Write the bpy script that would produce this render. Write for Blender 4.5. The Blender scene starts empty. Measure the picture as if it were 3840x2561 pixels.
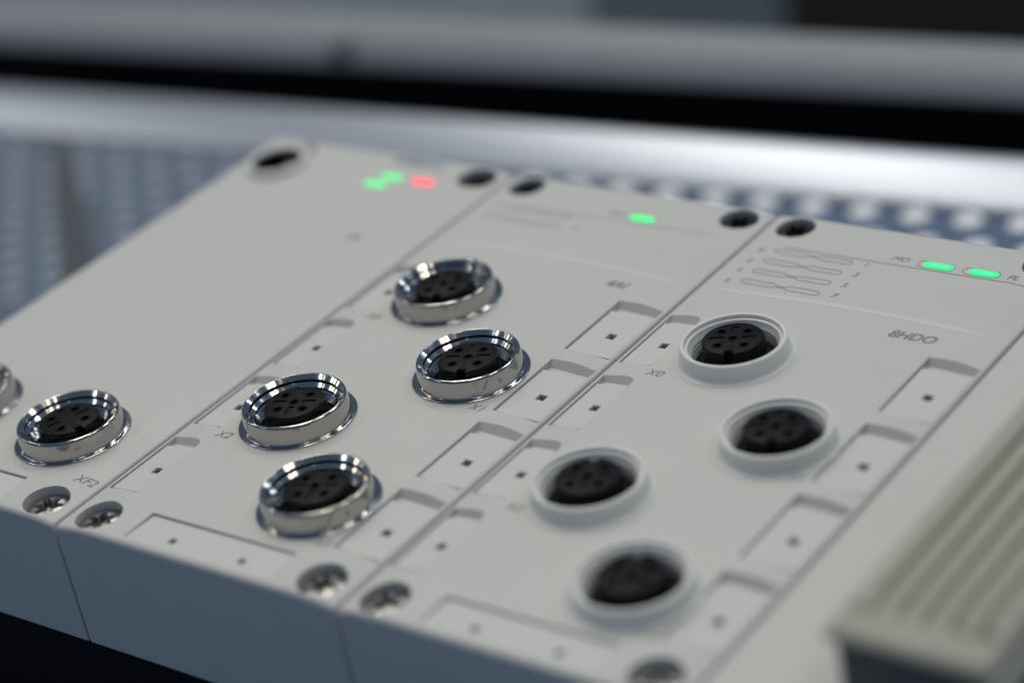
import bpy, bmesh, math, random
from mathutils import Vector, Matrix

random.seed(7)
sc = bpy.context.scene
col = sc.collection
MM = 0.001

# ------------------------------------------------------------------ camera, world, lamps, exposure
cam_data = bpy.data.cameras.new('camera')
cam = bpy.data.objects.new('camera', cam_data)
col.objects.link(cam)
cam.location = (212.3843 * MM, -151.4725 * MM, 150.0241 * MM)
cam.rotation_euler = (1.0652, 0.1765, 0.6271)
cam_data.sensor_width = 36.0
cam_data.lens = 36.0 * 9153.17 / 3840.0
cam_data.clip_start = 0.01
cam_data.clip_end = 50.0
cam_data.dof.use_dof = True
cam_data.dof.focus_distance = 0.3045
cam_data.dof.aperture_fstop = 8.6
cam_data.dof.aperture_blades = 9
sc.camera = cam

world = bpy.data.worlds.new('World')
sc.world = world
world.use_nodes = True
bg = world.node_tree.nodes['Background']
bg.inputs['Color'].default_value = (0.42, 0.62, 1.0, 1)
bg.inputs['Strength'].default_value = 0.175


def lamp(x, y, z, sx, sy, power, color, tx=0.03, ty=0.05, tz=0.0):
    d = bpy.data.lights.new('hall_lamp', 'AREA')
    d.shape = 'RECTANGLE'
    d.size, d.size_y = sx, sy
    d.energy = power * 0.94
    d.color = color
    o = bpy.data.objects.new('hall_lamp', d)
    col.objects.link(o)
    o.location = (x, y, z)
    o.rotation_euler = (Vector((tx, ty, tz)) - Vector((x, y, z))).to_track_quat('-Z', 'Y').to_euler()
    return o


WARM, NEUT, COOL = (1.0, 0.90, 0.74), (1.0, 0.935, 0.80), (0.80, 0.91, 1.0)
# ceiling lamps of the hall: mostly above and behind the modules
lamp(-0.35, 0.55, 2.1, 0.34, 0.34, 7.0, NEUT)
lamp(0.55, 0.75, 2.1, 0.30, 0.30, 2.6, NEUT)
lamp(-1.10, 0.90, 2.2, 0.26, 0.40, 7.5, NEUT)
lamp(0.10, 1.60, 2.2, 0.30, 0.22, 4.6, WARM)
lamp(-0.85, 2.00, 2.1, 0.22, 0.22, 3.6, COOL)
lamp(-1.75, 1.85, 1.9, 0.16, 0.30, 3.6, WARM)
lamp(0.95, 1.90, 2.0, 0.10, 0.34, 3.4, COOL)
lamp(1.20, 1.75, 2.0, 0.07, 0.30, 2.2, COOL)
lamp(-2.10, 0.35, 2.0, 0.30, 0.18, 3.2, NEUT)
lamp(1.55, 0.60, 2.1, 0.24, 0.24, 1.6, WARM)
lamp(0.35, -0.15, 2.3, 0.22, 0.22, 1.6, NEUT)
# smaller spots further round the hall, seen mirrored in the metal rings
lamp(-1.14, -1.16, 1.45, 0.10, 0.16, 0.9, COOL)
lamp(-1.36, -0.98, 1.42, 0.05, 0.14, 0.4, COOL)
lamp(1.21, 0.21, 1.84, 0.17, 0.16, 1.6, NEUT)
lamp(0.98, -0.20, 1.95, 0.16, 0.06, 0.30, WARM)
lamp(-1.88, -0.62, 0.98, 0.12, 0.16, 0.85, WARM)
lamp(-2.00, -0.36, 0.86, 0.10, 0.14, 0.6, NEUT)
lamp(-2.12, -0.08, 0.62, 0.08, 0.12, 0.5, WARM)
lamp(0.41, 1.98, 0.93, 0.14, 0.10, 0.7, COOL)
lamp(0.66, 1.92, 0.95, 0.08, 0.10, 0.4, COOL)
lamp(-0.80, 0.66, 1.15, 0.15, 0.15, 0.9, NEUT)
lamp(0.85, -1.10, 1.7, 0.09, 0.12, 0.30, COOL)

sc.view_settings.view_transform = 'Standard'
sc.view_settings.look = 'None'
sc.view_settings.exposure = 0.15
sc.view_settings.gamma = 1.0
sc.view_settings.use_curve_mapping = False
sc.render.engine = 'CYCLES'
sc.cycles.use_denoising = True
sc.cycles.max_bounces = 8
sc.cycles.sample_clamp_indirect = 6.0


# ------------------------------------------------------------------ materials
def mat(name, color, rough=0.5, metal=0.0, spec=0.5, noise=0.0, nscale=600.0, bump=0.0, bscale=3000.0,
        bevel=0.0, rough_var=0.0, specks=0.0, sss=0.0, emit=None, estr=0.0, tint=None, coat=0.0):
    m = bpy.data.materials.new(name)
    m.use_nodes = True
    nt = m.node_tree
    b = nt.nodes['Principled BSDF']
    b.inputs['Base Color'].default_value = (*color, 1)
    b.inputs['Roughness'].default_value = rough
    b.inputs['Metallic'].default_value = metal
    b.inputs['Specular IOR Level'].default_value = spec
    b.inputs['Coat Weight'].default_value = coat
    if sss:
        b.inputs['Subsurface Weight'].default_value = sss
        b.inputs['Subsurface Radius'].default_value = (1.0, 0.95, 0.85)
        b.inputs['Subsurface Scale'].default_value = 1.2 * MM
    tc = nt.nodes.new('ShaderNodeTexCoord')
    if noise or rough_var:
        n = nt.nodes.new('ShaderNodeTexNoise')
        n.inputs['Scale'].default_value = nscale
        n.inputs['Detail'].default_value = 9
        n.inputs['Roughness'].default_value = 0.68
        nt.links.new(tc.outputs['Object'], n.inputs['Vector'])
        if noise:
            mx = nt.nodes.new('ShaderNodeMix')
            mx.data_type = 'RGBA'
            t = tint or tuple(c * (1 - noise) for c in color)
            mx.inputs[6].default_value = (*color, 1)
            mx.inputs[7].default_value = (*t, 1)
            nt.links.new(n.outputs['Fac'], mx.inputs[0])
            nt.links.new(mx.outputs[2], b.inputs['Base Color'])
        if rough_var:
            mr = nt.nodes.new('ShaderNodeMapRange')
            mr.inputs['From Min'].default_value = 0.3
            mr.inputs['From Max'].default_value = 0.7
            mr.inputs['To Min'].default_value = max(0.02, rough - rough_var)
            mr.inputs['To Max'].default_value = rough + rough_var
            nt.links.new(n.outputs['Fac'], mr.inputs['Value'])
            nt.links.new(mr.outputs['Result'], b.inputs['Roughness'])
    if specks:      # sparse dust specks
        nz = nt.nodes.new('ShaderNodeTexVoronoi')
        nz.inputs['Scale'].default_value = 210.0
        nt.links.new(tc.outputs['Object'], nz.inputs['Vector'])
        th = nt.nodes.new('ShaderNodeMapRange')
        th.inputs['From Min'].default_value = 0.035
        th.inputs['From Max'].default_value = 0.055
        th.inputs['To Min'].default_value = specks
        th.inputs['To Max'].default_value = 0.0
        nt.links.new(nz.outputs['Distance'], th.inputs['Value'])
        mx2 = nt.nodes.new('ShaderNodeMix')
        mx2.data_type = 'RGBA'
        mx2.inputs[7].default_value = (0.30, 0.29, 0.27, 1)
        nt.links.new(th.outputs['Result'], mx2.inputs[0])
        nt.links.new(mx.outputs[2], mx2.inputs[6])
        nt.links.new(mx2.outputs[2], b.inputs['Base Color'])
    last = None
    if bevel:
        bv = nt.nodes.new('ShaderNodeBevel')
        bv.samples = 4
        bv.inputs['Radius'].default_value = bevel * MM
        last = bv.outputs['Normal']
    if bump:
        n2 = nt.nodes.new('ShaderNodeTexNoise')
        n2.inputs['Scale'].default_value = bscale
        n2.inputs['Detail'].default_value = 3
        nt.links.new(tc.outputs['Object'], n2.inputs['Vector'])
        bp = nt.nodes.new('ShaderNodeBump')
        bp.inputs['Strength'].default_value = bump
        bp.inputs['Distance'].default_value = 0.05 * MM
        nt.links.new(n2.outputs['Fac'], bp.inputs['Height'])
        if last:
            nt.links.new(last, bp.inputs['Normal'])
        last = bp.outputs['Normal']
    if last:
        nt.links.new(last, b.inputs['Normal'])
    if emit:
        b.inputs['Emission Color'].default_value = (*emit, 1)
        b.inputs['Emission Strength'].default_value = estr
    return m


M = {
    'case': mat('grey_plastic', (0.612, 0.612, 0.582), 0.48, spec=0.35, noise=0.14, nscale=38, bump=0.7, bscale=1700, bevel=0.14, rough_var=0.08, specks=0.35, sss=0.14),
    'plate': mat('label_plastic', (0.622, 0.622, 0.592), 0.5, spec=0.35, noise=0.04, nscale=150, bump=0.2, bscale=2600, bevel=0.06, sss=0.14),
    'collar': mat('white_plastic', (0.74, 0.74, 0.71), 0.36, spec=0.5, bump=0.08, bscale=1500, sss=0.35),
    'sheen_strip': mat('pale_sheen', (0.615, 0.625, 0.63), 0.45),  # added strip; its paler colour paints the sheen along the step
    'strip': mat('dark_grey_strip', (0.045, 0.055, 0.07), 0.6),
    'clamp': mat('grey_clamp', (0.20, 0.21, 0.22), 0.6),
    'satin': mat('satin_nickel', (0.345, 0.345, 0.34), 0.38, metal=1.0, rough_var=0.07, nscale=700, bump=0.10, bscale=1400, noise=0.25),
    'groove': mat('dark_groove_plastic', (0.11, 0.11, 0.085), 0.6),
    'chrome': mat('turned_nickel', (0.45, 0.435, 0.415), 0.12, metal=1.0, rough_var=0.035, nscale=900, bump=0.03, bscale=900),
    'insert': mat('black_contact_plastic', (0.0035, 0.0035, 0.0042), 0.42, spec=0.10, bump=0.15, bscale=2500),
    'contact': mat('crescent_sleeve', (0.16, 0.16, 0.165), 0.35),
    'screw': mat('steel_screw', (0.46, 0.45, 0.44), 0.32, metal=1.0, noise=0.3, nscale=1500, bump=0.3, bscale=1800),
    'darkscrew': mat('dark_screw', (0.035, 0.035, 0.042), 0.38, metal=0.6, bump=0.3, bscale=1800),  # darker colour for the rear screw heads
    'gold': mat('brass_contact', (0.30, 0.24, 0.09), 0.5, metal=0.4),
    'print': mat('grey_print', (0.15, 0.155, 0.155), 0.6, noise=0.3, nscale=3000, tint=(0.26, 0.265, 0.26)),
    'line': mat('grey_print_line', (0.24, 0.24, 0.235), 0.6),
    'teal': mat('petrol_print', (0.10, 0.27, 0.34), 0.6),
    'led_green': mat('green_led', (0.02, 0.2, 0.06), 0.4, emit=(0.0, 0.88, 0.20), estr=1.1),
    'led_dim': mat('soft_green_led', (0.02, 0.2, 0.05), 0.4, emit=(0.03, 0.85, 0.19), estr=1.2),
    'led_red': mat('red_led', (0.25, 0.02, 0.03), 0.4, emit=(1.0, 0.05, 0.08), estr=1.6),
    'led_core': mat('green_led_core', (0.02, 0.2, 0.06), 0.4, emit=(0.035, 1.0, 0.21), estr=2.0),
    'black': mat('black_plastic', (0.004, 0.004, 0.005), 0.6, spec=0.12, bump=0.1),
    'rib': mat('ribbed_hood_plastic', (0.385, 0.37, 0.31), 0.45, spec=0.4, noise=0.12, nscale=200, bump=0.2),
    'socketdark': mat('dark_plug_body', (0.08, 0.082, 0.08), 0.5),
    'alu': mat('satin_aluminium', (0.33, 0.37, 0.435), 0.30, metal=0.42),
    'alu2': mat('grey_profile', (0.30, 0.315, 0.34), 0.5, noise=0.4, nscale=14),
    'floor': mat('shaded_end_plate', (0.105, 0.15, 0.225), 0.5, spec=0.4, noise=0.3, nscale=60),
    'floor2': mat('lit_end_plate', (0.09, 0.15, 0.255), 0.4, spec=0.5, noise=0.3, nscale=60),
    'stud2': mat('lit_end_stud', (0.90, 0.92, 0.95), 0.35),
    'stud': mat('shaded_end_stud', (0.29, 0.345, 0.42), 0.45),
    'panel': mat('blue_grey_panel', (0.105, 0.14, 0.165), 0.6),
    'darkblue': mat('dark_blue_panel', (0.034, 0.052, 0.068), 0.6, spec=0.2),
    'dark': mat('dark_panel', (0.006, 0.006, 0.006), 0.8, spec=0.05),
}


# ------------------------------------------------------------------ mesh helpers (geometry written in millimetres)
def link(name, me, parent=None, loc=(0, 0, 0), rotz=0.0):
    o = bpy.data.objects.new(name, me)
    col.objects.link(o)
    o.location = [c * MM for c in loc]
    o.rotation_euler = (0, 0, rotz)
    if parent:
        o.parent = parent
    return o


def finish(me, mats, angle=32):
    """scale to metres, shade smooth with sharp edges above the angle"""
    bm = bmesh.new()
    bm.from_mesh(me)
    bmesh.ops.scale(bm, vec=(MM, MM, MM), verts=bm.verts)
    lim = math.radians(angle)
    for f in bm.faces:
        f.smooth = True
    for e in bm.edges:
        if len(e.link_faces) != 2 or e.calc_face_angle(3.0) > lim:
            e.smooth = False
    bm.to_mesh(me)
    bm.free()
    if not isinstance(mats, (list, tuple)):
        mats = [mats]
    me.materials.clear()
    for m in mats:
        me.materials.append(m)
    return me


def raw(name, verts, faces, idx=None):
    me = bpy.data.meshes.new(name)
    me.from_pydata(verts, [], faces)
    if idx:
        me.polygons.foreach_set('material_index', idx)
    me.update()
    return me


def fix_normals(me):
    bm = bmesh.new()
    bm.from_mesh(me)
    bmesh.ops.recalc_face_normals(bm, faces=bm.faces)
    bm.to_mesh(me)
    bm.free()
    return me


def lathe_data(profile, n=96, closed=False, wobble=None):
    """profile: list of (r, z) or (callable r(theta), z)"""
    v, f = [], []
    for r, z in profile:
        for k in range(n):
            t = 2 * math.pi * k / n
            rr = r(t) if callable(r) else r
            v.append((rr * math.cos(t), rr * math.sin(t), z))
    m = len(profile)
    for i in range(m - 1 if not closed else m):
        j = (i + 1) % m
        for k in range(n):
            l = (k + 1) % n
            f.append((i * n + k, i * n + l, j * n + l, j * n + k))
    if not closed:
        f.append(tuple(range(n))[::-1])
        f.append(tuple(range((m - 1) * n, m * n)))
    return v, f


def lathe(name, profile, n=96, closed=False):
    v, f = lathe_data(profile, n, closed)
    return fix_normals(raw(name, v, f))


def add_box(v, f, x0, x1, y0, y1, z0, z1):
    b = len(v)
    v += [(x0, y0, z0), (x1, y0, z0), (x1, y1, z0), (x0, y1, z0), (x0, y0, z1), (x1, y0, z1), (x1, y1, z1), (x0, y1, z1)]
    f += [tuple(b + i for i in q) for q in ((0, 3, 2, 1), (4, 5, 6, 7), (0, 1, 5, 4), (1, 2, 6, 5), (2, 3, 7, 6), (3, 0, 4, 7))]


def add_prism(v, f, pts, z0, z1, warp=None):
    b, n = len(v), len(pts)
    if warp:      # walls drafted between the top face (z about 0.5) and the floor z0
        lo = [warp(p) for p in pts]
        tt = [(z1 - a[2]) / (0.85 if a[3] is None else a[3]) for a in lo]
        v += [(a[0], a[1], a[2]) for a in lo] + [(a[0] + (p[0] - a[0]) * t, a[1] + (p[1] - a[1]) * t, z1) for p, a, t in zip(pts, lo, tt)]
    else:
        v += [(x, y, z0) for x, y in pts] + [(x, y, z1) for x, y in pts]
    f.append(tuple(b + i for i in range(n))[::-1])
    f.append(tuple(b + n + i for i in range(n)))
    for i in range(n):
        j = (i + 1) % n
        f.append((b + i, b + j, b + n + j, b + n + i))


def circle_pts(x, y, r, n=48):
    return [(x + r * math.cos(2 * math.pi * k / n), y + r * math.sin(2 * math.pi * k / n)) for k in range(n)]


def boolean(me, cutter):
    a = bpy.data.objects.new('tmp_a', me)
    b = bpy.data.objects.new('tmp_b', cutter)
    col.objects.link(a)
    col.objects.link(b)
    md = a.modifiers.new('cut', 'BOOLEAN')
    md.operation = 'DIFFERENCE'
    md.solver = 'EXACT'
    md.object = b
    dg = bpy.context.evaluated_depsgraph_get()
    out = bpy.data.meshes.new_from_object(a.evaluated_get(dg))
    bpy.data.objects.remove(a)
    bpy.data.objects.remove(b)
    return out


def tag(o, label=None, cat=None, group=None, kind=None):
    if label:
        o['label'] = label
    if cat:
        o['category'] = cat
    if group:
        o['group'] = group
    if kind:
        o['kind'] = kind
    return o


def ribbon(pts, w, closed=True):
    """flat printed line of width w along a list of points"""
    v, f, n = [], [], len(pts)
    for i, p in enumerate(pts):
        a = Vector(pts[i - 1] if (closed or i > 0) else p)
        c = Vector(pts[(i + 1) % n] if (closed or i < n - 1) else p)
        d = (c - a).normalized()
        nx = Vector((-d.y, d.x)) * w / 2
        v += [(p[0] + nx.x, p[1] + nx.y, 0), (p[0] - nx.x, p[1] - nx.y, 0)]
    for i in range(n if closed else n - 1):
        j = (i + 1) % n
        f.append((2 * i, 2 * i + 1, 2 * j + 1, 2 * j))
    return v, f


def text_mesh(body, size, weight=0.0):
    c = bpy.data.curves.new('print', 'FONT')
    c.body = body
    c.size = size
    c.offset = weight
    c.shear = 0.25
    c.align_x, c.align_y = 'CENTER', 'CENTER'
    o = bpy.data.objects.new('tmp_text', c)
    col.objects.link(o)
    dg = bpy.context.evaluated_depsgraph_get()
    me = bpy.data.meshes.new_from_object(o.evaluated_get(dg))
    bpy.data.objects.remove(o)
    return me


# ------------------------------------------------------------------ module housing
L, DEPTH, GAP = 97.0, 17.4, 0.22


def smooth(t):
    t = max(0.0, min(1.0, t))
    return t * t * (3 - 2 * t)


def edge_drop(d, r):
    return 0.0 if d >= r else r - math.sqrt(max(0.0, r * r - (r - d) ** 2))


def surf(x, y, w, step=True, rl=0.35):
    """height of the moulded top face at local x, y"""
    z = 0.5 * smooth((x - GAP + 0.6) / 5.2) * smooth((w - GAP - x + 0.6) / 5.2) if rl < 1 else 0.5 * smooth((w - GAP - x + 0.6) / 5.2)
    if step:
        u = (x - w / 2) / (w / 2)
        y0 = 76.3 - 1.4 * u * u
        z -= 0.22 * max(0.0, 1 - u ** 4) * max(0.0, min(1.0, (y - y0) / 0.9 + 0.5))
    return z


def sampled(w, step, rl):
    xs = [GAP + d for d in (0, 0.03, 0.1, 0.2, 0.35)] if rl < 1 else [GAP + rl * (1 - math.cos(a * math.pi / 16)) for a in range(9)]
    x = xs[-1] + 0.55
    while x < w - GAP - 0.6:
        xs.append(x)
        x += 0.9
    xs += [w - GAP - d for d in (0.35, 0.2, 0.1, 0.03, 0)]
    ys = [0, 0.04, 0.13, 0.3, 0.5, 0.8]
    y = 2.0
    while y < L - 1.2:
        ys.append(y)
        y += 0.22 if (step and 73.6 < y < 77.6) else 1.6
    ys += [L - 0.8, L - 0.4, L - 0.15, L - 0.04, L]
    return xs, ys


def housing_mesh(w, step, cut1, cut2, rl=0.35):
    xs, ys = sampled(w, step, rl)
    nx, ny = len(xs), len(ys)
    v, f = [], []
    for y in ys:
        for x in xs:
            z = surf(x, y, w, step, rl) - edge_drop(x - GAP, rl) - edge_drop(w - GAP - x, 0.35) - edge_drop(y, 0.8) - edge_drop(L - y, 0.8)
            v.append((x, y, z))
    for j in range(ny - 1):
        for i in range(nx - 1):
            a = j * nx + i
            f.append((a, a + 1, a + nx + 1, a + nx))
    ring = [i for i in range(nx)] + [j * nx + nx - 1 for j in range(1, ny)] + [(ny - 1) * nx + i for i in range(nx - 2, -1, -1)] + [j * nx for j in range(ny - 2, 0, -1)]
    b = len(v)
    for k in ring:
        v.append((v[k][0], v[k][1], -DEPTH))
    n = len(ring)
    for k in range(n):
        l = (k + 1) % n
        f.append((ring[k], b + k, b + l, ring[l]))
    f.append(tuple(b + k for k in range(n)))
    me = fix_normals(raw('housing', v, f))
    for cv, cf in (cut1, cut2):
        if cv:
            me = boolean(me, fix_normals(raw('cutter', cv, cf)))
    return finish(me, M['case'], 28)


# ------------------------------------------------------------------ shared part meshes
def thread(r_in, r_out, z0, z1, pitch):
    p, z = [], z0
    while z > z1:
        p += [(r_out, z), (r_in, z - pitch * 0.5)]
        z -= pitch
    return p


def build_metal_ring():
    prof = [(7.64, -0.6), (7.64, 0.10), (7.61, 0.16), (7.55, 0.20), (7.48, 0.21), (7.08, 0.23), (7.03, 0.24), (6.98, 0.27), (6.93, 0.34), (6.90, 0.46), (6.89, 0.54), (6.735, 2.36), (6.725, 2.44), (6.68, 2.56),
            (6.61, 2.64), (6.52, 2.70), (6.42, 2.71), (6.37, 2.70), (6.35, 2.68), (6.33, 2.66), (5.88, 2.21), (5.86, 2.19), (5.83, 2.13), (5.83, 2.10), (5.83, 1.80), (5.83, 1.76), (5.80, 1.72), (5.78, 1.70), (5.40, 1.32), (5.38, 1.30), (5.34, 1.23), (5.33, 1.0)]
    prof += thread(5.22, 5.46, 0.9, -1.6, 0.6)
    prof += [(5.75, -1.8), (5.75, -3.4), (6.4, -3.4), (6.4, -0.6)]
    me = lathe('metal_collar', prof, 120, True)
    top = max(range(len(prof)), key=lambda i: prof[i][1])
    for q in me.polygons:
        q.material_index = 1 if q.index // 120 < top - 1 else 0
    return finish(me, [M['chrome'], M['satin']], 34)


def build_white_collar():
    prof = [(7.55, -0.5), (7.55, 0.02), (7.36, 0.05), (7.18, 0.13), (7.02, 0.30), (6.92, 0.58), (6.86, 0.9), (6.74, 1.85), (6.69, 2.05), (6.58, 2.20),
            (6.44, 2.27), (6.30, 2.27), (6.18, 2.20), (6.12, 2.08), (6.08, 1.75), (5.76, 1.66), (5.70, 1.45), (5.62, 1.25)]
    prof += thread(5.36, 5.56, 1.1, -1.4, 0.6)
    prof += [(5.6, -1.6), (5.6, -3.4), (6.4, -3.4), (6.4, -0.5)]
    return finish(lathe('plastic_collar', prof, 120, True), M['collar'], 34)


def build_insert(key_angle, holes=5):
    prof = [(0.02, 2.42), (3.58, 2.42), (3.78, 2.36), (3.90, 2.2), (3.95, 1.2), (3.97, -0.5), (5.08, -0.55), (5.12, -0.7), (5.12, -3.3), (0.02, -3.3)]
    me = lathe('contact_insert', prof, 72)
    cv, cf = [], []
    pins = [(2.35 * math.cos(key_angle + math.radians(a)), 2.35 * math.sin(key_angle + math.radians(a))) for a in (45, 135, 225, 315)]
    if holes == 5:
        pins.append((0, 0))
    for x, y in pins:
        add_prism(cv, cf, circle_pts(x, y, 0.50, 20), -1.2, 4)
    c, s = math.cos(key_angle), math.sin(key_angle)
    add_prism(cv, cf, [(c * a - s * b, s * a + c * b) for a, b in ((3.05, -0.55), (4.6, -0.55), (4.6, 0.55), (3.05, 0.55))], -0.45, 4)
    for da in (90, 180, 270):
        t = key_angle + math.radians(da)
        c, s = math.cos(t), math.sin(t)
        add_prism(cv, cf, [(c * a - s * b, s * a + c * b) for a, b in ((1.1, -0.42), (2.9, -0.42), (2.9, 0.42), (1.1, 0.42))], 2.28, 4)
    me = boolean(me, fix_normals(raw('cut', cv, cf)))
    # sleeves added round the contact holes, grey to paint their lit crescents
    v = [tuple(q.co) for q in me.vertices]
    f = [tuple(q.vertices) for q in me.polygons]
    idx = [0] * len(f)
    for x, y in pins:
        tv, tf = lathe_data([(0.50, 2.30), (0.66, 2.42), (0.68, 2.47), (0.60, 2.51), (0.44, 2.44), (0.42, 0.6)], 20, True)
        b = len(v)
        v += [(x + q[0], y + q[1], q[2]) for q in tv]
        f += [tuple(b + i for i in q) for q in tf]
        idx += [1] * len(tf)
    bpy.data.meshes.remove(me)
    return finish(raw('contact_insert', v, f, idx), [M['insert'], M['contact']], 30)


def build_screw(dark=False):
    star = lambda R, a: (lambda t: R + a * math.cos(6 * t))
    prof = [(2.72, -1.2), (2.72, -0.30), (2.66, -0.14), (2.45, 0.0), (2.0, 0.12), (star(1.62, 0.42), 0.17), (star(1.50, 0.42), 0.02), (star(1.42, 0.42), -0.85), (0.05, -0.95)]
    return finish(lathe('screw', prof, 96), M['darkscrew' if dark else 'screw'], 35)


def label_plate_mesh(w, l, holes, z00, z10, z01, z11, thick=0.9, hs=0.62):
    """plate w x l from (0,0); corner heights z(x,y); square holes through it"""
    xs = sorted(set([0, w] + [h[0] + d for h in holes for d in (-hs, hs)]))
    ys = sorted(set([0, l] + [h[1] + d for h in holes for d in (-hs, hs)]))
    top = lambda x, y: (z00 * (1 - x / w) + z10 * x / w) * (1 - y / l) + (z01 * (1 - x / w) + z11 * x / w) * y / l
    bm = bmesh.new()
    g = {}
    for i, x in enumerate(xs):
        for j, y in enumerate(ys):
            g[i, j] = bm.verts.new((x, y, top(x, y)))
    for i in range(len(xs) - 1):
        for j in range(len(ys) - 1):
            mx, my = (xs[i] + xs[i + 1]) / 2, (ys[j] + ys[j + 1]) / 2
            if not any(abs(mx - h[0]) < hs and abs(my - h[1]) < hs for h in holes):
                bm.faces.new((g[i, j], g[i + 1, j], g[i + 1, j + 1], g[i, j + 1]))
    r = bmesh.ops.extrude_face_region(bm, geom=bm.faces[:])
    bmesh.ops.translate(bm, verts=[q for q in r['geom'] if isinstance(q, bmesh.types.BMVert)], vec=(0, 0, -thick))
    bmesh.ops.recalc_face_normals(bm, faces=bm.faces)
    me = bpy.data.meshes.new('label_plate')
    bm.to_mesh(me)
    bm.free()
    return finish(me, M['plate'], 30)


def stadium(l, h, n=10):
    r = h / 2
    p = [(l / 2 - r + r * math.cos(a), r * math.sin(a)) for a in [(-0.5 + k / n) * math.pi for k in range(n + 1)]]
    return p + [(-x, -y) for x, y in p]


def led_mesh(l, h, m):
    v, f = [], []
    add_prism(v, f, stadium(l, h), -0.3, 0.10)
    return finish(fix_normals(raw('led', v, f)), m, 40)


RING = build_metal_ring()
COLLAR = build_white_collar()
KEY_F, KEY_B = math.radians(-67.5), math.radians(112.5)
INS_F, INS_B, INS_D = build_insert(KEY_F), build_insert(KEY_B), build_insert(math.radians(-22), 4)
SCREW, SCREW_D = build_screw(), build_screw(True)
LEFT_PLATE = label_plate_mesh(4.66, 10.1, [(3.35, 4.7)], -0.12, 0.30, -0.12, 0.34, 0.42)
RIGHT_PLATE = label_plate_mesh(6.5, 10.3, [(3.65, 4.7)], 0.22, -0.06, 0.18, -0.08, 0.45)
FRONT_PLATE = label_plate_mesh(22.8, 5.13, [(6.4, 1.6), (17.5, 1.6)], 0.40, 0.40, 0.16, 0.18, 0.6, 0.5)
LAB_Y = (9.0, 24.6, 40.2, 55.8)
WELLS = ((4.6, 3.5), (40.4, 3.5), (4.6, 93.5), (40.7, 93.5))


def printed(parent, body, x, y, size, w, material='print', weight=0.0, step=True, dz=0.03, rl=0.35):
    me = text_mesh(body, size, weight)
    for q in me.vertices:
        q.co.z = surf(x + q.co.x, y + q.co.y, w, step, rl) + dz
    return link('printed_text', finish(me, M[material]), parent, (x, y, DEPTH))


def printed_line(parent, pts, w, width, closed=True, name='printed_outline', step=True):
    """printed line that follows the moulded surface"""
    v, f = ribbon(pts, width, closed)
    v = [(x, y, surf(x, y, w, step) + 0.025) for x, y, z in v]
    return link(name, finish(raw(name, v, f), M['line']), parent, (0, 0, DEPTH))


def module_root(name, x0, label):
    e = bpy.data.objects.new(name, None)
    e.empty_display_size = 0.01
    col.objects.link(e)
    e.location = (x0 * MM, 0, -DEPTH * MM)
    return tag(e, label, 'io module', 'modules mounted side by side')


def socket(parent, x, y, mesh, insert, name, w=45, step=True):
    o = link(name, mesh, parent, (x, y, DEPTH + 0.5))
    link('contact_insert', insert, o, (0, 0, 0))
    return o


def io_cuts(wells=True, ring_r=6.45):
    c1, f1, c2, f2 = [], [], [], []
    for y in LAB_Y:
        # left pocket with a rounded inner end, right pocket, both deeper than the plates that lie in them
        pts = [(0.85, y), (5.75, y), (5.75, y + 11.2), (5.6, y + 11.9), (5.2, y + 12.35), (4.6, y + 12.5), (0.85, y + 12.5)]
        add_prism(c1, f1, pts, 0, 3, lambda p, y=y: (p[0], p[1] - (0.75 if p[1] > y + 11 else 0), -0.62 + 0.30 * (p[0] - 0.85) / 4.9, None))
        add_prism(c1, f1, [(37.5, y), (44.3, y), (44.3, y + 12.9), (37.5, y + 12.9)], 0, 3,
                  lambda p, y=y: (p[0], p[1] - (0.8 if p[1] > y + 11 else 0), -0.35 - 0.38 * (p[0] - 37.5) / 6.8, None))
        add_box(c2, f2, 1.0 + 3.35 - 0.6, 1.0 + 3.35 + 0.6, y + 0.3 + 4.4, y + 0.3 + 5.6, -5, 0)
        add_box(c2, f2, 37.68 + 3.65 - 0.6, 37.68 + 3.65 + 0.6, y + 0.3 + 4.4, y + 0.3 + 5.6, -5, 0)
    add_box(c1, f1, 11.15, 34.15, 1.15, 6.4, -0.5, 3)
    for x in (6.4, 17.5):
        add_box(c2, f2, 11.4 + x - 0.48, 11.4 + x + 0.48, 1.2 + 1.12, 1.2 + 2.08, -5, 0)
    for x, y in WELLS:
        add_prism(c1, f1, circle_pts(x, y, 3.0 if y < 50 else 2.75), -2.6, 3)
    for x, y in SOCK:
        add_prism(c1, f1, circle_pts(x, y, ring_r), -4.5, 3)
    return (c1, f1), (c2, f2)


SOCK = ((14.0, 61.7), (29.4, 46.7), (14.3, 30.0), (29.8, 15.7))


def io_module(name, x0, label, mesh, kind, texts):
    root = module_root(name, x0, label)
    link('housing', mesh, root, (0, 0, DEPTH))
    for k, (x, y) in enumerate(SOCK):
        if kind == 'metal':
            socket(root, x, y, RING, INS_F if k < 2 else INS_B, 'metal_socket')
        else:
            socket(root, x + 0.6, y - (0.9 if k else 0.2), COLLAR, INS_F if k < 2 else INS_B, 'white_socket')
    for k, (x, y) in enumerate(WELLS):
        o = link('screw', SCREW_D if k > 1 else SCREW, root, (x, y, DEPTH + (-0.45 if k > 1 else -0.6)), random.uniform(0, 6.28))
        if k > 1:
            o['label'] = 'dark screw in the rear corner'
    for y in LAB_Y:
        link('label_plate', LEFT_PLATE, root, (1.0, y + 0.42, DEPTH))
        link('label_plate', RIGHT_PLATE, root, (37.64, y + 0.42, DEPTH))
    link('sheen_strip', SHEEN_STRIP, root, (0, 0, DEPTH))
    link('label_plate', FRONT_PLATE, root, (11.25, 1.2, DEPTH))
    for body, x, y, s, wgt in texts:
        printed(root, body, x, y, s, 45, 'print', wgt)
    return root


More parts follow.
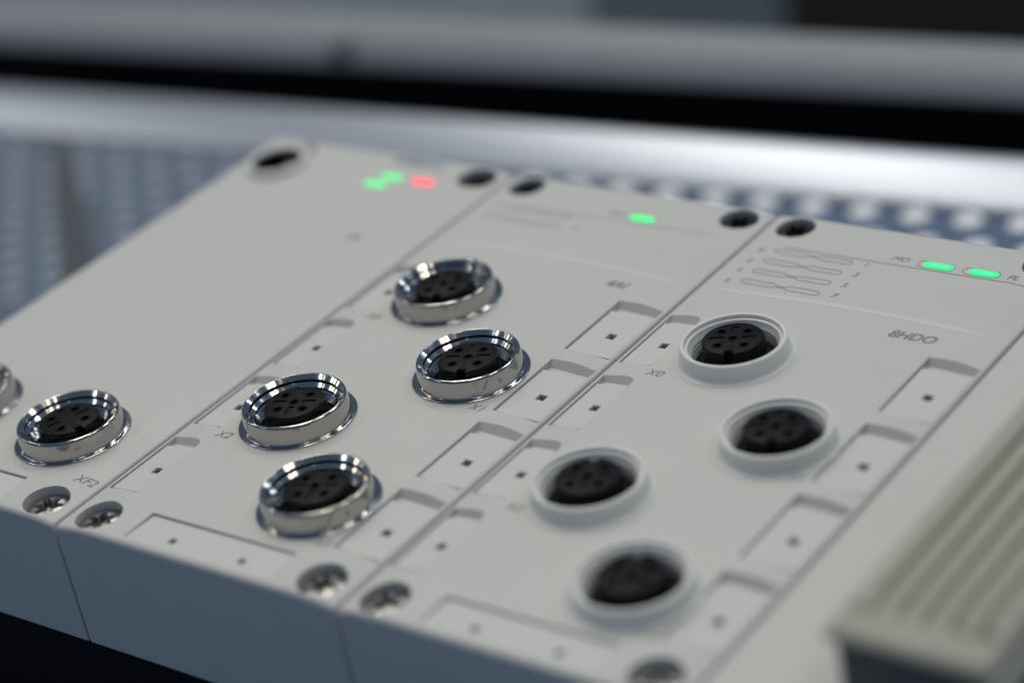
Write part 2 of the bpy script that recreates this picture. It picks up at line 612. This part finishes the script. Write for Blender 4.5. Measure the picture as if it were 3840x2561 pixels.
def sheen_strip_mesh(w=45):
    """slim added ridge that bounds the display field, tapering out towards both sides"""
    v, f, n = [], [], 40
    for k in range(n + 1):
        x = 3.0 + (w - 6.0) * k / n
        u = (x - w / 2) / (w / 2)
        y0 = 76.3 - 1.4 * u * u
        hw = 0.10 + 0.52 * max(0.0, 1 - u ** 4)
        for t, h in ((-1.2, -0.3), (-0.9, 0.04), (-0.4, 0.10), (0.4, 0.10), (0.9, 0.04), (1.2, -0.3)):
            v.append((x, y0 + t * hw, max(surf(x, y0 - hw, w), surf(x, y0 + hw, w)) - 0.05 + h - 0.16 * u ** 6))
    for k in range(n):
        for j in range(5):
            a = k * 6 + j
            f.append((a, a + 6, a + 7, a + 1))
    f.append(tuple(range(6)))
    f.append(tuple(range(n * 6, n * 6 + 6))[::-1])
    return finish(fix_normals(raw('sheen_strip', v, f)), M['sheen_strip'], 60)


def dumbbell(x, y, l=5.0, h=1.0, gap=1.5, nh=0.30):
    """outline of two rounded windows joined by a narrow neck, centred at x, y"""
    out = []
    r = h / 2
    xr = gap / 2
    out += [(-xr, -nh / 2), (xr, -nh / 2), (xr + 0.35, -r)]
    out += [(xr + l - r + r * math.cos(a), r * math.sin(a)) for a in [(-0.5 + k / 8) * math.pi for k in range(9)]]
    out += [(xr + 0.35, r), (xr, nh / 2), (-xr, nh / 2), (-xr - 0.35, r)]
    out += [(-xr - l + r + r * math.cos(a), r * math.sin(a)) for a in [(0.5 + k / 8) * math.pi for k in range(9)]]
    out += [(-xr - 0.35, -r)]
    return [(x + a, y + b) for a, b in out]


# ------------------------------------------------------------------ the two io modules in the middle
cut1, cut2 = io_cuts()
IO_MESH = housing_mesh(45, True, cut1, cut2)
SHEEN_STRIP = sheen_strip_mesh()

mod2 = io_module('io_module', 0, 'grey module with four shiny metal ringed sockets, marked 4AI', IO_MESH, 'metal',
                 [('4AI', 34.6, 72.2, 2.3, 0.03), ('X0', 6.9, 54.4, 1.9, 0.0), ('X1', 35.3, 39.9, 1.9, 0.0), ('X2', 7.4, 23.4, 1.9, 0.0), ('X3', 35.6, 9.1, 1.9, 0.0)])
link('led', led_mesh(4.0, 1.35, M['led_dim']), mod2, (27.3, 89.7, DEPTH + surf(27.3, 89.7, 45)))
printed_line(mod2, [(27.3 + a, 89.7 + b) for a, b in stadium(4.8, 1.6)], 45, 0.12)
printed_line(mod2, [(x, 88.3) for x in (6, 12, 20, 28, 35, 40)], 45, 0.07, False, 'printed_line')
for yy in (87.1, 84.2):
    printed_line(mod2, dumbbell(11.3, yy), 45, 0.14)
for body, x, y in (('0', 4.0, 87.0), ('2', 4.0, 84.2), ('1', 19.2, 87.3), ('3', 19.2, 84.4), ('MO', 22.6, 90.0)):
    printed(mod2, body, x, y, 1.5, 45)

# small moulding scuffs on the front face
sv, sf = [], []
for dx, dz_, l in ((0, 0, 0.9), (0.5, -0.35, 0.5), (-0.2, 0.3, 0.4)):
    add_prism(sv, sf, [(dx - l / 2, dz_ + 0.10), (dx + l / 2, dz_ - 0.06), (dx + l / 2, dz_ + 0.04), (dx - l / 3, dz_ + 0.2)], -0.03, 0.05)
scuff = finish(fix_normals(raw('scuff', [(x, -z, y) for x, y, z in sv], sf)), M['plate'])
link('scuff', scuff, mod2, (15.3, 0.0, DEPTH - 14.2))
link('scuff', scuff, mod2, (29.0, 0.0, DEPTH - 14.1))

mod3 = io_module('io_module', 45, 'grey module with four white plastic sockets, marked 8HDO', IO_MESH, 'white',
                 [('8HDO', 33.3, 72.2, 2.25, 0.04), ('X0', 7.2, 54.4, 1.9, 0.0), ('X1', 35.5, 40.2, 1.9, 0.0), ('X2', 8.0, 23.4, 1.9, 0.0), ('X3', 36.0, 9.0, 1.9, 0.0)])
for cx in (28.0, 34.35):
    ld = link('led', led_mesh(4.1, 1.3, M['led_green']), mod3, (cx, 89.55, DEPTH + surf(cx, 89.55, 45)))
    link('lit_core', led_mesh(3.3, 0.6, M['led_core']), ld, (0, 0, 0.03))
    printed_line(mod3, [(cx - 0.35 + a, 89.55 + b) for a, b in stadium(5.1, 1.6)], 45, 0.12)
printed_line(mod3, [(x, 88.25) for x in (6.2, 12, 18, 24, 30, 36, 38.5)] + [(39.9, 88.05), (41.0, 87.75)], 45, 0.15, False, 'printed_line')
for k, yy in enumerate((87.05, 84.2, 81.4, 78.55)):
    printed_line(mod3, dumbbell(11.05 - 0.03 * k, yy), 45, 0.15)
    printed(mod3, str(2 * k), 3.2, yy - 0.45, 1.45, 45)
    printed(mod3, str(2 * k + 1), 18.7, yy + 0.1, 1.6, 45)
printed(mod3, 'MO', 22.4, 89.8, 1.55, 45)
printed(mod3, 'PL', 38.4, 89.5, 1.55, 45)

# ------------------------------------------------------------------ interface module on the left
W1 = 48.0
lx = lambda x: x + W1           # world x (seam at 0) to local x
c1, f1 = [], []
S1 = ((lx(-12.7), 16.3), (lx(-33.6), 16.8))
for x, y in S1:
    add_prism(c1, f1, circle_pts(x, y, 6.45), -4.5, 3)
W1W = ((lx(-4.6), 3.5), (lx(-4.6), 93.5))
for x, y in W1W:
    add_prism(c1, f1, circle_pts(x, y, 3.0), -2.6, 3)
add_prism(c1, f1, circle_pts(lx(-39.6), 88.4, 3.9), -6, 3)
add_prism(c1, f1, circle_pts(lx(-38.3), 94.0, 1.5), -3, 3)
add_box(c1, f1, lx(-33.9), lx(-10.9), 1.15, 6.4, -0.5, 3)
HOUS1 = housing_mesh(W1, False, (c1, f1), ([], []), rl=2.2)
mod1 = module_root('interface_module', -W1, 'leftmost grey module with broad blank face, two metal sockets and a red light')
link('housing', HOUS1, mod1, (0, 0, DEPTH))
for x, y in S1:
    socket(mod1, x, y, RING, INS_D, 'metal_socket')
link('screw', SCREW, mod1, (W1W[0][0], W1W[0][1], DEPTH - 0.6), 0.4)
link('screw', SCREW_D, mod1, (W1W[1][0], W1W[1][1], DEPTH - 0.45), 0.4)
link('label_plate', FRONT_PLATE, mod1, (lx(-33.8), 1.2, DEPTH))
po = lathe('port', [(0.03, -3.2), (3.0, -3.2), (3.6, -1.5), (3.74, 0.5), (3.86, 0.5), (3.86, -5.5), (0.03, -5.5)], 48)
port = link('service_port', finish(po, M['black']), mod1, (lx(-39.6), 88.4, DEPTH + 0.5))
pc = lathe('port_collar', [(5.0, -0.3), (4.95, 0.7), (4.7, 1.05), (4.3, 1.1), (4.0, 0.9), (3.88, -0.6), (4.3, -0.6)], 64, True)
link('port_collar', finish(pc, M['collar']), port)
pv, pf = [], []
add_box(pv, pf, -0.8, 0.8, 1.9, 2.8, -3.0, -1.0)
link('brass_contact', finish(raw('brass_contact', pv, pf), M['gold']), port)
cap = lathe('cap', [(0.03, 1.0), (0.9, 0.95), (1.25, 0.7), (1.35, 0.2), (1.35, -2), (0.03, -2)], 32)
link('rear_pin', finish(cap, M['screw']), mod1, (lx(-38.3), 94.0, DEPTH + 0.4))
for cx, cy, m in ((-19.1, 87.3, 'led_dim'), (-18.0, 90.0, 'led_dim'), (-11.9, 89.9, 'led_red')):
    link('led', led_mesh(4.0, 1.35, M[m]), mod1, (lx(cx), cy, DEPTH + surf(lx(cx), cy, W1, False, 2.2)))
tm = finish(text_mesh('SIEMENS', 2.6, 0.05), M['teal'])
link('printed_text', tm, mod1, (lx(-17.0), 95.0, DEPTH + 0.53))
for body, x, y, s in (('XF2', -2.9, 8.7, 2.0), ('XF1', -24.2, 8.7, 2.0), ('IM', -11.2, 72.3, 2.2)):
    printed(mod1, body, lx(x), y, s, W1, 'print', 0.0, False, 0.03, 2.2)

# ------------------------------------------------------------------ module on the right with the ribbed plug on it
c1, f1 = [], []
for x, y in ((4.6, 3.5), (40.4, 3.5), (4.6, 93.5), (40.4, 93.5)):
    pass
HOUS4 = housing_mesh(45, True, ([], []), ([], []))
mod4 = module_root('power_module', 90, 'rightmost grey module, blank top face under the ribbed plug')
link('housing', HOUS4, mod4, (0, 0, DEPTH))

plug = bpy.data.objects.new('ribbed_plug', None)
col.objects.link(plug)
plug.location = (113.3 * MM, 6.0 * MM, 0.6 * MM)
tag(plug, 'beige grey ribbed plug hood standing on the rightmost module', 'plug')
PW, PL, PH = 8.8, 70.0, 9.4
pv, pf = [], []
# hood: shell with a rounded front, open underneath
prof = [(0.0, PH - 1.1), (0.1, PH - 0.8), (0.4, PH - 0.4), (0.9, PH - 0.15), (1.6, PH - 0.03), (2.6, PH), (PL, PH), (PL, PH - 1.1)]
xs = (-PW, -PW + 0.15, -PW + 0.6, PW - 0.9, PW - 0.25, PW)
dz = (-0.5, -0.2, 0.0, 0.0, -0.25, -0.7)
for y, z in prof:
    for x, d in zip(xs, dz):
        pv.append((x, y, z + (d if z > PH - 0.7 else 0)))
nxp = len(xs)
for j in range(len(prof) - 1):
    for i in range(nxp - 1):
        a = j * nxp + i
        pf.append((a, a + 1, a + nxp + 1, a + nxp))
b = len(pv)
pf.append(tuple(j * nxp for j in range(len(prof)))[::-1])
pf.append(tuple(j * nxp + nxp - 1 for j in range(len(prof))))
pf.append((0, (len(prof) - 1) * nxp, (len(prof) - 1) * nxp + nxp - 1, nxp - 1))
hood = link('hood', finish(fix_normals(raw('hood', pv, pf)), M['rib'], 40), plug)
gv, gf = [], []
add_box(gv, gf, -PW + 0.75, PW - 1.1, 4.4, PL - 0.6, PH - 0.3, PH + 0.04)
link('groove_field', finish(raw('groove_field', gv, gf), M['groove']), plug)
gv, gf = [], []
add_box(gv, gf, PW + 0.05, PW + 0.9, -0.8, 12, PH - 3.4, PH - 1.6)
link('latch', finish(raw('latch', gv, gf), M['satin']), plug)
n = 6
for k in range(n):
    x = -PW + 0.9 + 2.75 * k
    y0 = 3.6 + 0.5 * abs(k - 2)
    rib_pts = [(x, 0.0), (x + 0.08, 0.50), (x + 1.85, 0.52), (x + 2.0, 0.0)]
    me = bpy.data.meshes.new('rib')
    vv = [(a, y0 + (0 if h < 0.3 else 1.8), PH + h - 0.05) for a, h in rib_pts] + [(a, PL - 0.5, PH + h - 0.05) for a, h in rib_pts]
    ff = [(0, 1, 5, 4), (1, 2, 6, 5), (2, 3, 7, 6), (3, 2, 1, 0), (4, 5, 6, 7), (0, 4, 7, 3)]
    me.from_pydata(vv, [], ff)
    link('rib', finish(fix_normals(me), M['rib'], 50), plug)
bv, bf = [], []
add_box(bv, bf, -PW + 0.5, PW - 0.5, 1.6, PL - 1, 0, PH - 1.05)
link('plug_body', finish(raw('plug_body', bv, bf), M['socketdark']), plug)

# ------------------------------------------------------------------ black base strip under the modules
bv, bf = [], []
add_box(bv, bf, -54, 140, 0.3, L - 1, 0, 22.4)
base = link('base_rail', finish(raw('base_rail', bv, bf), M['black']), None, (0, 0, -DEPTH - 22.6))
tag(base, 'black base rail that carries the row of grey modules', 'rail')

# ------------------------------------------------------------------ background: studded plate, aluminium rail, profile and panels
ANG = math.radians(6.5)
E1 = Vector((math.cos(ANG), math.sin(ANG)))
N1 = Vector((-math.sin(ANG), math.cos(ANG)))
ORG = Vector((-206.0, 170.0))
PZ = -40.0


def bgloc(u, v, z):
    p = ORG + E1 * u + N1 * v
    return (p.x, p.y, z)


USPLIT = 158.0  # one plate split here; lit and shaded ends put into separate colours
plates = []
for nm_u0, nm_u1, mk, lab in ((-150, USPLIT, 'floor', 'shaded left part of the studded plate, dimness put into its colours'),
                              (USPLIT + 0.4, 520, 'floor2', 'lit right part of the studded plate, brightness put into its white studs')):
    bv, bf = [], []
    add_box(bv, bf, nm_u0, nm_u1, -330, -25.2, -3, 0)
    plates.append(tag(link('mounting_plate', finish(raw('mounting_plate', bv, bf), M[mk]), None, bgloc(0, 0, PZ), ANG), lab, kind='structure'))
plate, plate2 = plates
stud = finish(lathe('stud', [(2.0, 0.0), (1.95, 0.3), (1.5, 0.5), (0.03, 0.6)], 16), M['stud'], 40)
stud2 = finish(lathe('stud', [(2.5, 0.0), (2.45, 0.3), (2.1, 0.5), (1.3, 0.6), (0.03, 0.65)], 20), M['stud2'], 40)
base_u = (Vector((32.9, 171.2)) - ORG).dot(E1)
base_v = (Vector((32.9, 171.2)) - ORG).dot(N1) - 1.2
for row in range(0, 1):                       # studs painted white as lit, between the modules and the rail
    for k in range(-9, 6):
        link('stud', stud2, plate2, (base_u + 9.4 * k + (4.7 if row % 2 else 0), base_v - 8.4 * row, 0.0))
for k in range(-4, 6):                        # the next row just shows above the module edge at the right
    link('stud', stud2, plate2, (base_u + 9.4 * k + 4.7, base_v - 9.0, 0.0))
for row in range(0, 17):                      # finer studs of the left plate part, painted dim for shade, the part that shows beside the modules
    for k in range(0, 19):
        u = -8.0 + 9.2 * k + (4.6 if row % 2 else 0)
        v = -29.0 - 5.6 * row
        if u > USPLIT - 4 or v < -31.0 - 1.0 * (USPLIT - 20 - u) or v > -20 or abs((u - 38.3) + (v + 25.5) * 0.93) < 3.6:
            continue
        link('stud', stud, plate, (u, v, 0.0))
v, f = [], []
add_prism(v, f, [(36, -25.5), (57, -51), (85, -82), (120, -118), (124.5, -114.5), (90, -78), (62, -47.5), (40.5, -25.5)], 0.0, 0.9)
strip = link('dark_strip', finish(fix_normals(raw('dark_strip', v, f)), M['strip']), plate, (0, 0, 0.004))

prof = [(-24.0, 0), (-23.4, 0.5), (-22.6, 0.9), (-13.9, 4.3), (-13.0, 4.6), (-12.2, 4.65), (-11.4, 4.4), (-11.0, 3.9), (-11.0, -20), (-24.0, -20)]


def extrude(prof, u0, u1):
    v, f, n = [], [], len(prof)
    v += [(u0, a, z) for a, z in prof] + [(u1, a, z) for a, z in prof]
    for i in range(n):
        j = (i + 1) % n
        f.append((i, j, n + j, n + i))
    f.append(tuple(range(n)))
    f.append(tuple(range(n, 2 * n))[::-1])
    return v, f


v, f = extrude(prof, -150, 520)
rail = link('aluminium_rail', finish(fix_normals(raw('aluminium_rail', v, f)), M['alu'], 40), None, bgloc(0, 0, PZ), ANG)
tag(rail, 'rounded satin aluminium rail along the edge of the studded plate', 'rail')

bv, bf = [], []  # black floor and wall paint the deep shade of the gap
add_box(bv, bf, -150, 520, -10.9, 14.4, -26, -24)
add_box(bv, bf, -200, 620, 14.45, 24, -26, 1.5)
gap = link('gap_shade', finish(raw('gap_shade', bv, bf), M['dark']), None, bgloc(0, 0, PZ), ANG)
tag(gap, 'black sheets painting the deep shade between the aluminium rail and the grey profile', kind='structure')

prof = [(14, 1.6), (14.3, 2.6), (15.6, 4.2), (18, 6.0), (21, 7.4), (24.5, 8.2), (26, 8.0), (26, 1.6)]
v, f = extrude(prof, -200, 620)
prf = link('grey_profile', finish(fix_normals(raw('grey_profile', v, f)), M['alu2'], 40), None, bgloc(0, 0, PZ), ANG)
tag(prf, 'blurred grey metal profile at the top, beyond the black gap', 'profile')
bv, bf = [], []
add_box(bv, bf, -1.6, 1.6, 13.2, 18.5, 1.7, 7.0)
jn = link('clamp', finish(raw('clamp', bv, bf), M['clamp']), prf, (84, 0, 0))
SK = -0.52  # slabs added and laid flat so the lamps brighten the far background
for u0, u1, m, lab in ((-900, 130, 'panel', 'pale blue grey bench top laid flat to catch light, far behind, top left'),
                       (130.4, 200, 'darkblue', 'dark blue bench top added far behind, top middle'),
                       (200.4, 1200, 'dark', 'black bench top added far behind, top right')):
    v, f = [], []
    add_prism(v, f, [(u0 + SK * 120, 120), (u1 + SK * 120, 120), (u1 + SK * 900, 900), (u0 + SK * 900, 900)], -160, -100)
    o = link('far_slab', finish(fix_normals(raw('far_slab', v, f)), M[m]), None, bgloc(0, 0, PZ), ANG)
    tag(o, lab, 'slab', 'blurred added slabs in the background')
